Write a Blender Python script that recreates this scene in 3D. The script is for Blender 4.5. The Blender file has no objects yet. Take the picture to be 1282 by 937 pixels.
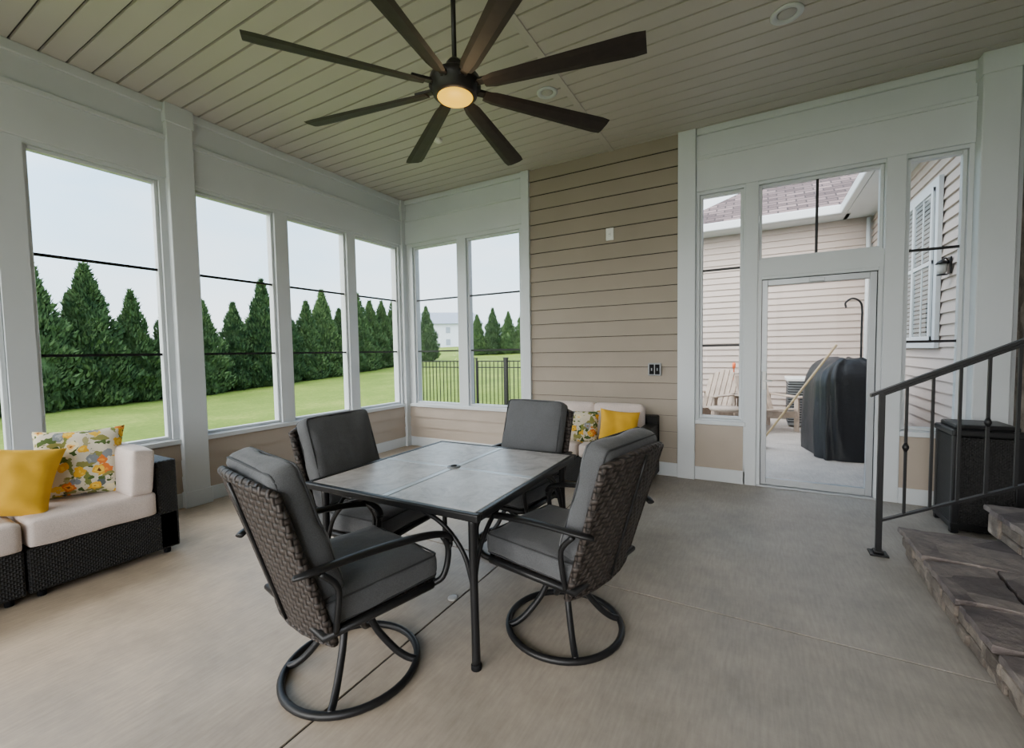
import bpy, bmesh, math, random
import numpy as np
from mathutils import Vector, Matrix, Euler, noise
random.seed(7)
RNG=np.random.RandomState(5)
SC=bpy.context.scene.collection
pi=math.pi
# ------------------------------------------------------------------ materials
def newmat(name):
    m=bpy.data.materials.new(name);m.use_nodes=True
    nt=m.node_tree;b=nt.nodes['Principled BSDF']
    return m,nt,b
def N(nt,t,**kw):
    n=nt.nodes.new(t)
    for k,v in kw.items():
        if k in n.inputs: n.inputs[k].default_value=v
        else: setattr(n,k,v)
    return n
def L(nt,a,b): nt.links.new(a,b)
def ramp(nt,fac,stops,interp='LINEAR'):
    r=nt.nodes.new('ShaderNodeValToRGB');r.color_ramp.interpolation=interp
    e=r.color_ramp.elements
    e[0].position=stops[0][0];e[0].color=(*stops[0][1],1)
    e[1].position=stops[1][0];e[1].color=(*stops[1][1],1)
    for p,c in stops[2:]:
        x=e.new(p);x.color=(*c,1)
    L(nt,fac,r.inputs[0]);return r.outputs[0]
def objco(nt,scale=(1,1,1)):
    t=nt.nodes.new('ShaderNodeTexCoord');mp=nt.nodes.new('ShaderNodeMapping')
    mp.inputs['Scale'].default_value=scale
    L(nt,t.outputs['Object'],mp.inputs['Vector']);return mp.outputs[0]
def bump(nt,b,h,strength=.3,dist=.01):
    bp=N(nt,'ShaderNodeBump');bp.inputs['Strength'].default_value=strength;bp.inputs['Distance'].default_value=dist
    L(nt,h,bp.inputs['Height']);L(nt,bp.outputs[0],b.inputs['Normal'])
def mat(name,col,rough=.5,metal=0,var=.06,vs=3,bs=0,bscale=80,bd=.003,spec=.5):
    m,nt,b=newmat(name)
    b.inputs['Roughness'].default_value=rough;b.inputs['Metallic'].default_value=metal
    b.inputs['Specular IOR Level'].default_value=spec
    co=objco(nt)
    n=N(nt,'ShaderNodeTexNoise',Scale=vs,Detail=4.)
    L(nt,co,n.inputs['Vector'])
    c0=tuple(max(0,c*(1-var)) for c in col);c1=tuple(min(1,c*(1+var)) for c in col)
    L(nt,ramp(nt,n.outputs['Fac'],[(.3,c0),(.7,c1)]),b.inputs['Base Color'])
    if bs:
        n2=N(nt,'ShaderNodeTexNoise',Scale=bscale,Detail=3.);L(nt,co,n2.inputs['Vector'])
        bump(nt,b,n2.outputs['Fac'],bs,bd)
    return m
def math_(nt,op,a,b=None,c=None):
    n=nt.nodes.new('ShaderNodeMath');n.operation=op
    for i,v in enumerate((a,b,c)):
        if v is None: continue
        if isinstance(v,(int,float)): n.inputs[i].default_value=v
        else: L(nt,v,n.inputs[i])
    return n.outputs[0]
def weave(name,c0,c1,cell,rough=.55,st=.8):
    m,nt,b=newmat(name);b.inputs['Roughness'].default_value=rough;b.inputs['Specular IOR Level'].default_value=.3
    s=nt.nodes.new('ShaderNodeSeparateXYZ');L(nt,objco(nt),s.inputs[0])
    sx=math_(nt,'ADD',s.outputs[0],s.outputs[1]);sz=s.outputs[2]
    k=pi/cell
    wx=math_(nt,'ABSOLUTE',math_(nt,'SINE',math_(nt,'MULTIPLY',sx,k)))
    wz=math_(nt,'ABSOLUTE',math_(nt,'SINE',math_(nt,'MULTIPLY',sz,k)))
    ch=math_(nt,'GREATER_THAN',math_(nt,'MULTIPLY',math_(nt,'SINE',math_(nt,'MULTIPLY',sx,k)),math_(nt,'SINE',math_(nt,'MULTIPLY',sz,k))),0.)
    h=math_(nt,'ADD',math_(nt,'MULTIPLY',wx,ch),math_(nt,'MULTIPLY',wz,math_(nt,'SUBTRACT',1.,ch)))
    L(nt,ramp(nt,h,[(.1,c0),(.85,c1)]),b.inputs['Base Color'])
    bump(nt,b,h,st,cell*.35);return m

M={}
M['trim']=mat('white_trim_paint',(.52,.55,.575),.45,var=.02)
M['ceil']=mat('ceiling_vinyl',(.455,.425,.395),.45,var=.03,vs=1.2)
M['groove']=mat('ceiling_groove',(.09,.085,.08),.8)
M['siding']=mat('tan_lap_siding',(.265,.222,.175),.6,var=.05,vs=2,bs=.15,bscale=60)
M['knee']=mat('beige_lap_siding',(.34,.285,.235),.6,var=.04)
M['extsiding']=mat('exterior_vinyl_siding',(.46,.385,.345),.6,var=.03)
M['black']=mat('black_powdercoat',(.008,.008,.009),.42,.2,var=.1,spec=.35)
M['bronze']=mat('fan_bronze',(.010,.008,.007),.45,.3)
M['blade']=mat('fan_blade_wood',(.020,.015,.013),.55,var=.25,vs=20,spec=.3)
M['frame']=mat('charcoal_aluminium',(.012,.012,.013),.40,.3,spec=.4)
M['plastic']=mat('white_plastic',(.70,.70,.68),.35)
M['alu']=mat('door_aluminium',(.36,.38,.40),.35,.3)
M['tablestrip']=mat('table_divider_metal',(.42,.44,.46),.3,.3)
M['yellow']=mat('yellow_fabric',(.66,.37,.025),.9,var=.08,vs=6,bs=.3,bscale=300,spec=.2)
M['pipe']=mat('cushion_piping',(.03,.031,.034),.8)
M['cover']=mat('grill_cover_vinyl',(.008,.008,.010),.5,bs=.4,bscale=6,bd=.03,spec=.35)
M['wood']=mat('weathered_wood',(.36,.28,.22),.7,var=.2,vs=8)
M['broom']=mat('broom_handle',(.55,.40,.22),.5)
M['bristle']=mat('broom_bristle',(.15,.3,.17),.8)
M['gray']=mat('gray_metal',(.20,.21,.22),.45,.4)
M['mortar']=mat('mortar',(.10,.09,.08),.9,bs=.4)
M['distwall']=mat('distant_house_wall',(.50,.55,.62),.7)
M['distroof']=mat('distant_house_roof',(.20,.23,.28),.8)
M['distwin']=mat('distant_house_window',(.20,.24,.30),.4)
M['dark']=mat('dark_void',(.010,.010,.011),.8,spec=.1)
M['orange']=mat('orange_plastic',(.7,.12,.03),.5)
M['blind']=mat('window_blinds',(.30,.33,.35),.5)
M['lens']=mat('recessed_lens',(.42,.41,.39),.3)
def fabric(name,c,sheen=.15):
    m,nt,b=newmat(name);b.inputs['Roughness'].default_value=.9;b.inputs['Specular IOR Level'].default_value=.25
    b.inputs['Sheen Weight'].default_value=sheen
    co=objco(nt)
    n=N(nt,'ShaderNodeTexNoise',Scale=260.,Detail=2.);L(nt,co,n.inputs['Vector'])
    n3=N(nt,'ShaderNodeTexNoise',Scale=5.,Detail=3.);L(nt,co,n3.inputs['Vector'])
    a=math_(nt,'ADD',math_(nt,'MULTIPLY',n.outputs['Fac'],.7),math_(nt,'MULTIPLY',n3.outputs['Fac'],.3))
    L(nt,ramp(nt,a,[(.3,tuple(x*.75 for x in c)),(.7,tuple(x*1.25 for x in c))]),b.inputs['Base Color'])
    h=math_(nt,'ADD',math_(nt,'MULTIPLY',n.outputs['Fac'],.06),n3.outputs['Fac'])
    bump(nt,b,h,.8,.018);return m
M['cush']=fabric('charcoal_cushion_fabric',(.080,.082,.087))
M['beige']=fabric('beige_cushion_fabric',(.56,.475,.435))
M['weave']=weave('brown_wicker_weave',(.004,.0035,.003),(.055,.044,.039),.026)
M['rattan']=weave('black_rattan_weave',(.002,.002,.0025),(.016,.0155,.0155),.012)
def concrete(name,warm,cool):
    m,nt,b=newmat(name)
    co=objco(nt)
    s=nt.nodes.new('ShaderNodeSeparateXYZ');L(nt,co,s.inputs[0])
    n=N(nt,'ShaderNodeTexNoise',Scale=.6,Detail=5.,Roughness=.6);L(nt,co,n.inputs['Vector'])
    n2=N(nt,'ShaderNodeTexNoise',Scale=2.2,Detail=8.,Roughness=.7);L(nt,co,n2.inputs['Vector'])
    n3=N(nt,'ShaderNodeTexNoise',Scale=70.,Detail=3.);L(nt,objco(nt,(1,.12,1)),n3.inputs['Vector'])
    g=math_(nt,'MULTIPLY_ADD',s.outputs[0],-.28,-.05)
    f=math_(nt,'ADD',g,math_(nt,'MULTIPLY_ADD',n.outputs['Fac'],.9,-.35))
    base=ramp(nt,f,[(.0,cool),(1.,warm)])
    v=ramp(nt,n2.outputs['Fac'],[(.25,(.66,.66,.66)),(.75,(1.22,1.22,1.22))])
    mx=nt.nodes.new('ShaderNodeMix');mx.data_type='RGBA';mx.blend_type='MULTIPLY';mx.inputs[0].default_value=1
    L(nt,base,mx.inputs[6]);L(nt,v,mx.inputs[7]);
    v3=ramp(nt,n3.outputs['Fac'],[(.3,(.88,.88,.88)),(.7,(1.06,1.06,1.06))])
    m2=nt.nodes.new('ShaderNodeMix');m2.data_type='RGBA';m2.blend_type='MULTIPLY';m2.inputs[0].default_value=1
    L(nt,mx.outputs[2],m2.inputs[6]);L(nt,v3,m2.inputs[7])
    L(nt,m2.outputs[2],b.inputs['Base Color'])
    L(nt,math_(nt,'MULTIPLY_ADD',n2.outputs['Fac'],.3,.34),b.inputs['Roughness'])
    h=math_(nt,'ADD',math_(nt,'MULTIPLY',n3.outputs['Fac'],.5),n2.outputs['Fac'])
    bump(nt,b,h,.3,.005);return m
M['conc']=concrete('broom_finished_concrete',(.455,.355,.255),(.335,.305,.27))
M['patio']=concrete('patio_concrete',(.44,.38,.33),(.42,.37,.33))
def grass():
    m,nt,b=newmat('lawn_grass');b.inputs['Roughness'].default_value=.9;b.inputs['Specular IOR Level'].default_value=.1
    co=objco(nt)
    n=N(nt,'ShaderNodeTexNoise',Scale=.35,Detail=6.,Roughness=.7);L(nt,co,n.inputs['Vector'])
    n2=N(nt,'ShaderNodeTexNoise',Scale=9.,Detail=6.,Roughness=.75);L(nt,co,n2.inputs['Vector'])
    a=math_(nt,'ADD',math_(nt,'MULTIPLY',n.outputs['Fac'],.5),math_(nt,'MULTIPLY',n2.outputs['Fac'],.5))
    L(nt,ramp(nt,a,[(.35,(.075,.125,.018)),(.65,(.225,.265,.055)),(.5,(.13,.185,.03))]),b.inputs['Base Color'])
    bump(nt,b,n2.outputs['Fac'],.6,.05);return m
M['grass']=grass()
def leaf():
    m,nt,b=newmat('arborvitae_foliage');b.inputs['Roughness'].default_value=.8;b.inputs['Specular IOR Level'].default_value=.2
    n=N(nt,'ShaderNodeTexNoise',Scale=2.5,Detail=4.);L(nt,objco(nt),n.inputs['Vector'])
    oi=nt.nodes.new('ShaderNodeObjectInfo')
    f=math_(nt,'ADD',n.outputs['Fac'],math_(nt,'MULTIPLY_ADD',oi.outputs['Random'],.24,-.12))
    L(nt,ramp(nt,f,[(.25,(.016,.042,.017)),(.75,(.085,.145,.05))]),b.inputs['Base Color'])
    return m
M['leaf']=leaf()
def stone(name,cols,sc=6,bs=.7,bd=.02):
    m,nt,b=newmat(name);b.inputs['Roughness'].default_value=.75
    co=objco(nt)
    n=N(nt,'ShaderNodeTexNoise',Scale=sc,Detail=8.,Roughness=.65);L(nt,co,n.inputs['Vector'])
    v=N(nt,'ShaderNodeTexVoronoi',Scale=sc*.6);L(nt,co,v.inputs['Vector'])
    sp=nt.nodes.new('ShaderNodeSeparateColor');L(nt,v.outputs['Color'],sp.inputs[0])
    a=math_(nt,'ADD',math_(nt,'MULTIPLY',n.outputs['Fac'],.75),math_(nt,'MULTIPLY',sp.outputs[0],.25))
    L(nt,ramp(nt,a,[(.3,cols[0]),(.7,cols[2]),(.5,cols[1])]),b.inputs['Base Color'])
    bump(nt,b,n.outputs['Fac'],bs,bd);return m
M['flag']=stone('flagstone',((.062,.050,.050),(.12,.098,.094),(.235,.20,.18)),6,.9,.03)
M['riser']=stone('riser_stone',((.07,.055,.045),(.17,.14,.115),(.34,.29,.245)),9,.9,.03)
def tilemat():
    m,nt,b=newmat('slate_table_tile');b.inputs['Roughness'].default_value=.30
    co=objco(nt)
    n=N(nt,'ShaderNodeTexNoise',Scale=7.,Detail=7.,Roughness=.7,Distortion=1.2);L(nt,co,n.inputs['Vector'])
    n2=N(nt,'ShaderNodeTexNoise',Scale=2.2,Detail=3.);L(nt,co,n2.inputs['Vector'])
    a=math_(nt,'ADD',math_(nt,'MULTIPLY',n.outputs['Fac'],.7),math_(nt,'MULTIPLY',n2.outputs['Fac'],.3))
    L(nt,ramp(nt,a,[(.36,(.24,.215,.205)),(.5,(.43,.40,.385)),(.64,(.56,.535,.52))]),b.inputs['Base Color'])
    bump(nt,b,n.outputs['Fac'],.4,.008);return m
M['tile']=tilemat()
def shingle():
    m,nt,b=newmat('roof_shingles');b.inputs['Roughness'].default_value=.9
    s=nt.nodes.new('ShaderNodeSeparateXYZ');L(nt,objco(nt),s.inputs[0])
    c=nt.nodes.new('ShaderNodeCombineXYZ');L(nt,s.outputs[0],c.inputs[0])
    L(nt,math_(nt,'MULTIPLY',s.outputs[2],1.8),c.inputs[1])
    br=N(nt,'ShaderNodeTexBrick',Scale=1.);br.inputs['Brick Width'].default_value=.32;br.inputs['Row Height'].default_value=.14
    br.inputs['Mortar Size'].default_value=.014;br.inputs['Color1'].default_value=(.06,.038,.038,1);br.inputs['Color2'].default_value=(.19,.135,.13,1);br.inputs['Mortar'].default_value=(.03,.02,.02,1)
    L(nt,c.outputs[0],br.inputs['Vector']);L(nt,br.outputs[0],b.inputs['Base Color']);bump(nt,b,br.outputs['Fac'],-.5,.02);return m
M['shingle']=shingle()
def floral():
    m,nt,b=newmat('floral_fabric');b.inputs['Roughness'].default_value=.9;b.inputs['Specular IOR Level'].default_value=.2
    co=objco(nt)
    ns=N(nt,'ShaderNodeTexNoise',Scale=30.,Detail=2.);L(nt,co,ns.inputs['Vector'])
    mxv=nt.nodes.new('ShaderNodeMix');mxv.data_type='RGBA';mxv.inputs[0].default_value=.05
    L(nt,co,mxv.inputs[6]);L(nt,ns.outputs['Color'],mxv.inputs[7])
    vec=mxv.outputs[2]
    def layer(scale,thr,cols,off,prev,sc=(1,1,1),rot=0):
        mp=nt.nodes.new('ShaderNodeMapping');mp.inputs['Location'].default_value=off;mp.inputs['Scale'].default_value=sc;mp.inputs['Rotation'].default_value=(0,0,rot);L(nt,vec,mp.inputs['Vector'])
        v=N(nt,'ShaderNodeTexVoronoi',Scale=scale);L(nt,mp.outputs[0],v.inputs['Vector'])
        sp=nt.nodes.new('ShaderNodeSeparateColor');L(nt,v.outputs['Color'],sp.inputs[0])
        col=ramp(nt,sp.outputs[0],cols,'CONSTANT')
        f=math_(nt,'LESS_THAN',v.outputs['Distance'],thr)
        mx=nt.nodes.new('ShaderNodeMix');mx.data_type='RGBA';L(nt,f,mx.inputs[0])
        if isinstance(prev,tuple): mx.inputs[6].default_value=prev
        else: L(nt,prev,mx.inputs[6])
        L(nt,col,mx.inputs[7]);return mx.outputs[2]
    p=layer(22,.42,[(0,(.05,.085,.02)),(.35,(.18,.20,.05)),(.6,(.09,.11,.115)),(.85,(.33,.30,.15))],(.3,.2,.1),(.60,.54,.42,1),(1,.38,1),.7)
    p=layer(20,.36,[(0,(.07,.11,.03)),(.5,(.22,.21,.06))],(.9,.1,.4),p,(.38,1,1),.3)
    p=layer(12,.40,[(0,(.72,.38,.02)),(.4,(.62,.16,.03)),(.58,(.72,.62,.38)),(.75,(.20,.22,.24)),(.9,(.72,.45,.05))],(1.3,.7,.5),p)
    p=layer(12,.24,[(0,(.80,.52,.06)),(.4,(.75,.30,.05)),(.58,(.72,.40,.1)),(.75,(.33,.35,.35))],(1.3,.7,.5),p)
    p=layer(12,.11,[(0,(.15,.05,.015)),(.5,(.22,.08,.02))],(1.3,.7,.5),p)
    L(nt,p,b.inputs['Base Color']);return m
M['floral']=floral()
def glass(name,refl):
    m=bpy.data.materials.new(name);m.use_nodes=True;nt=m.node_tree;nt.nodes.clear()
    o=nt.nodes.new('ShaderNodeOutputMaterial');mx=nt.nodes.new('ShaderNodeMixShader')
    t=nt.nodes.new('ShaderNodeBsdfTransparent');t.inputs[0].default_value=(.97,.98,.975,1)
    g=nt.nodes.new('ShaderNodeBsdfGlossy');g.inputs['Roughness'].default_value=.02
    fr=nt.nodes.new('ShaderNodeLayerWeight');fr.inputs[0].default_value=.15
    L(nt,math_(nt,'MULTIPLY',fr.outputs['Fresnel'],refl),mx.inputs[0])
    L(nt,t.outputs[0],mx.inputs[1]);L(nt,g.outputs[0],mx.inputs[2]);L(nt,mx.outputs[0],o.inputs[0]);return m
M['glass']=glass('clear_glass',.35)
M['vinyl']=glass('clear_vinyl_pane',.15)
def emis(name,c,s):
    m,nt,b=newmat(name);b.inputs['Base Color'].default_value=(.05,.03,.01,1)
    b.inputs['Emission Color'].default_value=(*c,1);b.inputs['Emission Strength'].default_value=s;return m
M['lamp']=emis('warm_lamp_lens',(1,.56,.02),1.7)
# ------------------------------------------------------------------ mesh builder
class MB:
    def __init__(s): s.v=[];s.f=[];s.mi=[];s.sm=[];s.mats=[]
    def add(s,V,F,m,smooth=False,X=None):
        o=len(s.v)
        if X is not None: V=[X@Vector(v) for v in V]
        s.v.extend([tuple(v) for v in V])
        if m not in s.mats: s.mats.append(m)
        k=s.mats.index(m)
        for f in F: s.f.append(tuple(i+o for i in f));s.mi.append(k);s.sm.append(smooth)
    def box(s,x0,x1,y0,y1,z0,z1,m,b=0,X=None,seg=2):
        x0,x1=min(x0,x1),max(x0,x1);y0,y1=min(y0,y1),max(y0,y1);z0,z1=min(z0,z1),max(z0,z1)
        if b<=0:
            V=[(x,y,z) for x in(x0,x1) for y in(y0,y1) for z in(z0,z1)]
            F=[(0,1,3,2),(4,6,7,5),(0,4,5,1),(2,3,7,6),(0,2,6,4),(1,5,7,3)]
            s.add(V,F,m,False,X);return
        bm=bmesh.new();bmesh.ops.create_cube(bm,size=1)
        for v in bm.verts:
            v.co=Vector(((x0+x1)/2+v.co.x*(x1-x0),(y0+y1)/2+v.co.y*(y1-y0),(z0+z1)/2+v.co.z*(z1-z0)))
        b=min(b,.49*min(x1-x0,y1-y0,z1-z0))
        bmesh.ops.bevel(bm,geom=bm.edges[:],offset=b,segments=seg,affect='EDGES',profile=.5)
        bm.verts.index_update()
        s.add([v.co.copy() for v in bm.verts],[[v.index for v in f.verts] for f in bm.faces],m,False,X);bm.free()
    def tube(s,pts,r,m,n=10,smooth_n=0,cyc=False,X=None,flat=1.0,up=None):
        P=[Vector(p) for p in pts]
        rs=r if isinstance(r,(list,tuple)) else [r]*len(P)
        if smooth_n:
            Q=[];RR=[];K=len(P);rng=range(K if cyc else K-1)
            for i in rng:
                if cyc: a,b_,c,d=P[(i-1)%K],P[i],P[(i+1)%K],P[(i+2)%K]
                else: a,b_,c,d=P[max(i-1,0)],P[i],P[i+1],P[min(i+2,K-1)]
                for j in range(smooth_n):
                    t=j/smooth_n
                    Q.append(.5*((2*b_)+(c-a)*t+(2*a-5*b_+4*c-d)*t*t+(3*b_-a-3*c+d)*t**3))
                    RR.append(rs[i]*(1-t)+rs[(i+1)%K]*t)
            if not cyc: Q.append(P[-1]);RR.append(rs[-1])
            P,rs=Q,RR
        K=len(P);V=[];F=[]
        T=[]
        for i in range(K):
            if cyc: t=P[(i+1)%K]-P[i-1]
            else: t=P[min(i+1,K-1)]-P[max(i-1,0)]
            T.append(t.normalized() if t.length>0 else Vector((0,0,1)))
        u=Vector(up) if up else (Vector((0,0,1)) if abs(T[0].z)<.9 else Vector((1,0,0)))
        for i in range(K):
            if up: u=Vector(up)
            a=(u-T[i]*u.dot(T[i]));
            if a.length<1e-5: a=T[i].orthogonal()
            a.normalize();u=a;c=T[i].cross(a)
            for j in range(n):
                q=2*pi*j/n;V.append(P[i]+a*math.cos(q)*rs[i]*flat+c*math.sin(q)*rs[i])
        for i in range(K if cyc else K-1):
            for j in range(n):
                i2=(i+1)%K;F.append((i*n+j,i*n+(j+1)%n,i2*n+(j+1)%n,i2*n+j))
        if not cyc: F.append(tuple(range(n))[::-1]);F.append(tuple((K-1)*n+j for j in range(n)))
        s.add(V,F,m,True,X)
    def lathe(s,prof,m,n=32,X=None,c=(0,0)):
        V=[];F=[];K=len(prof)
        for r,z in prof:
            for j in range(n):
                q=2*pi*j/n;V.append((c[0]+r*math.cos(q),c[1]+r*math.sin(q),z))
        for i in range(K-1):
            for j in range(n): F.append((i*n+j,i*n+(j+1)%n,(i+1)*n+(j+1)%n,(i+1)*n+j))
        F.append(tuple(range(n))[::-1]);F.append(tuple((K-1)*n+j for j in range(n)))
        s.add(V,F,m,True,X)
    def cushion(s,sx,sy,sz,m,r=.035,puff=.02,X=None,pipe=None,seg=14,wr=.004,seed=0):
        h=(sx/2,sy/2,sz/2);V={};VL=[];F=[]
        def par(n): return [-math.cos(pi*i/n)*.35+(-1+2*i/n)*.65 for i in range(n+1)]
        nx=ny=seg;nz=6
        def vert(a,b,c):
            key=(round(a,5),round(b,5),round(c,5))
            if key in V: return V[key]
            p=Vector((a*h[0],b*h[1],c*h[2]))
            q=Vector([max(-(h[i]-r),min(h[i]-r,p[i])) for i in range(3)])
            d=p-q
            if d.length>1e-9: p=q+d.normalized()*r
            p.z+=puff*(1-a*a)*(1-b*b)*(1 if c>0 else -1)*abs(c)
            p.x+=a*puff*.35*(1-c*c)*(1-b*b);p.y+=b*puff*.35*(1-c*c)*(1-a*a)
            nn=noise.noise(Vector((p.x*9+seed*7.3,p.y*9,p.z*9)));p+=Vector((0,0,1 if c>=0 else -1))*nn*wr*2
            V[key]=len(VL);VL.append(p);return V[key]
        A,B,Cc=par(nx),par(ny),par(nz)
        for c in(-1,1):
            for i in range(nx):
                for j in range(ny):
                    f=[vert(A[i],B[j],c),vert(A[i+1],B[j],c),vert(A[i+1],B[j+1],c),vert(A[i],B[j+1],c)]
                    F.append(f if c>0 else f[::-1])
        for sgn in(-1,1):
            for i in range(nx):
                for k in range(nz):
                    f=[vert(A[i],sgn,Cc[k]),vert(A[i+1],sgn,Cc[k]),vert(A[i+1],sgn,Cc[k+1]),vert(A[i],sgn,Cc[k+1])]
                    F.append(f if sgn<0 else f[::-1])
            for j in range(ny):
                for k in range(nz):
                    f=[vert(sgn,A[j],Cc[k]),vert(sgn,A[j+1],Cc[k]),vert(sgn,A[j+1],Cc[k+1]),vert(sgn,A[j],Cc[k+1])]
                    F.append(f if sgn>0 else f[::-1])
        s.add(VL,F,m,True,X)
        if pipe:
            for c in(-1,1):
                z=c*(h[2]-r*.35);k=r*.30;pts=[]
                for cx,cy,a0 in((1,1,0),(-1,1,90),(-1,-1,180),(1,-1,270)):
                    for da in(0,30,60,90):
                        an=math.radians(a0+da);pts.append((cx*(h[0]-r)+(r-k*.6)*math.cos(an),cy*(h[1]-r)+(r-k*.6)*math.sin(an),z))
                s.tube(pts,.0045,pipe,6,0,True,X)
    def pillow(s,a,b,t,m,X=None,n=20):
        V=[];F=[]
        for side in(1,-1):
            o=len(V)
            for i in range(n+1):
                for j in range(n+1):
                    u=-1+2*i/n;v=-1+2*j/n
                    x=a*u*(1-.09*(1-v*v)*u*u);y=b*v*(1-.09*(1-u*u)*v*v)
                    z=side*t*max(0,(1-u**4)*(1-v**4))**.55*(1+.22*noise.noise(Vector((u*2.2,v*2.2,side*3))))
                    V.append((x,y,z))
            for i in range(n):
                for j in range(n):
                    f=(o+i*(n+1)+j,o+(i+1)*(n+1)+j,o+(i+1)*(n+1)+j+1,o+i*(n+1)+j+1)
                    F.append(f if side>0 else f[::-1])
        s.add(V,F,m,True,X)
    def siding(s,o,u,n,length,z0,z1,pitch,m,d=.016,tex=None,gap=0):
        o=Vector((*o,0));u=Vector((*u,0));n=Vector((*n,0));z=z0
        while z<z1-1e-4:
            zt=min(z+pitch,z1);k=(zt-z)/pitch
            V=[];
            for e in(0,length):
                V+= [o+u*e+n*0+Vector((0,0,z)),o+u*e+n*d+Vector((0,0,z)),o+u*e+n*(d*(1-k)+.002)+Vector((0,0,zt)),o+u*e+Vector((0,0,zt))]
            s.add(V,[(1,5,6,2),(0,4,5,1),(0,1,2,3),(4,7,6,5)],m)
            if gap and z>z0:
                q=n*d*.5
                xs_=(min(o.x,(o+q).x,(o+u*length).x),max(o.x,(o+q).x,(o+u*length).x))
                ys_=(min(o.y,(o+q).y,(o+u*length).y),max(o.y,(o+q).y,(o+u*length).y))
                s.box(xs_[0],xs_[1],ys_[0],ys_[1],z-gap,z-.0005,'dark')  # dark strip drawn in as the shadow below each lap
            z=zt
    def done(s,name,loc=(0,0,0),rz=0):
        me=bpy.data.meshes.new(name);me.from_pydata(s.v,[],s.f)
        for m in s.mats: me.materials.append(M[m])
        me.polygons.foreach_set('material_index',s.mi);me.polygons.foreach_set('use_smooth',s.sm)
        me.update()
        bm=bmesh.new();bm.from_mesh(me);bmesh.ops.recalc_face_normals(bm,faces=bm.faces);bm.to_mesh(me);bm.free()
        ob=bpy.data.objects.new(name,me);SC.objects.link(ob);ob.location=loc;ob.rotation_euler=(0,0,rz);return ob
def copy(ob,loc,rz=0,sc=1):
    o=bpy.data.objects.new(ob.name.split('.')[0],ob.data);SC.objects.link(o);o.location=loc;o.rotation_euler=(0,0,rz)
    o.scale=(sc,sc,sc) if isinstance(sc,(int,float)) else sc;return o
def TR(x,y,z,rx=0,ry=0,rz=0):
    return Matrix.Translation((x,y,z))@Euler((rx,ry,rz),'XYZ').to_matrix().to_4x4()
# ------------------------------------------------------------------ dimensions
XL,YF,ZC=-4.657,5.008,3.667
XR=1.80;YB=-3.1;TH=.15
ZS,ZT=.65,2.98
b=MB();g=.006
xs=[(XL-.2,-1.47-g),(-1.47+g,XR+.1)];ys=[(YB-.1,-.55-g),(-.55+g,2.47-g),(2.47+g,YF+.16)]
for x0,x1 in xs:
    for y0,y1 in ys: b.box(x0,x1,y0,y1,-.18,0,'conc')
b.box(XL-.2,XR+.1,YB-.1,YF+.16,-.19,-.006,'dark')
b.done('floor')
# ceiling
b=MB();b.box(XL-.6,XR+.4,YB-.5,YF+.45,ZC+.02,ZC+.3,'groove')
y=YB-.05;pw=.150
SX=-1.47
while y<YF+.1:
    for x0,x1 in((XL-.05,SX-.004),(SX+.004,XR+.05)):
        y1=y+pw
        V=[(x0,y+.012,ZC),(x0,y1-.006,ZC),(x0,y1-.004,ZC+.016),(x0,y+.008,ZC+.016),(x1,y+.012,ZC),(x1,y1-.006,ZC),(x1,y1-.004,ZC+.016),(x1,y+.008,ZC+.016)]
        b.add(V,[(0,1,5,4),(1,2,6,5),(0,4,7,3),(0,3,2,1),(4,5,6,7)],'ceil')
    y+=pw
b.done('ceiling')
b=MB();b.box(SX-.03,SX+.03,YB,YF,ZC-.008,ZC+.004,'ceil',.003,seg=1);b.done('trim_1')
Lwins=[(-2.9,-2.08),(-1.93,-1.11),(-.86,-.04),(.12,.94),(1.09,1.92),(2.2,2.98),(3.13,3.95),(4.09,4.88)]
def wall_open(b,along,lo,hi,face,out,wins,knee=True):
    def bx(a0,a1,d0,d1,z0,z1,m,bv=0):
        d0,d1=face+out*d0,face+out*d1
        if along=='y': b.box(d0,d1,a0,a1,z0,z1,m,bv,seg=1)
        else: b.box(a0,a1,d0,d1,z0,z1,m,bv,seg=1)
    e=[lo]+[v for w in wins for v in w[:2]]+[hi]
    for i in range(0,len(e),2):
        bx(e[i],e[i+1],0,TH,0,ZC,'trim')
    for w in wins:
        a0,a1,zs,zt=w[:4]
        bx(a0,a1,0,TH,zt,ZC,'trim')
        if zs>0: bx(a0,a1,.0,TH,0,zs,'trim')
    return bx
b=MB();w=[(a,c,ZS,ZT) for a,c in Lwins]
bx=wall_open(b,'y',YB,YF,XL,-1,w)
bx(YB,YF,-.022,0,2.98+.03,3.36,'trim',.004)
bx(YB,YF,-.012,0,3.36,3.60,'trim',.003)
bx(YB,YF,-.035,0,3.59,ZC,'trim',.006)
bx(YB,YF,-.040,0,3.345,3.385,'trim',.004)
bx(YB,YF,-.03,.0,.60,.645,'trim',.004)
bx(YB,YF,-.02,.0,0,.14,'trim',.004)
b.siding((XL,YB),(0,1),(1,0),YF-YB,.14,.60,.153,'knee',.016)
b.done('wall_left')
def column(name,x0,x1,y0,y1):
    c=MB();c.box(x0,x1,y0,y1,0,ZC,'trim',.006,seg=1)
    c.box(x0-.012,x1+.012,y0-.012,y1+.012,0,.15,'trim',.005,seg=1)
    c.box(x0-.010,x1+.010,y0-.010,y1+.010,3.5,ZC,'trim',.005,seg=1)
    return c.done(name)
column('column',XL-.02,XL+.065,1.97,2.18)
column('column',XL-.02,XL+.065,-1.10,-.88)
column('column',XL-.02,XL+.05,YF-.09,YF+.02)
column('column',1.52,1.735,YF-.12,YF+.03)
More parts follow.
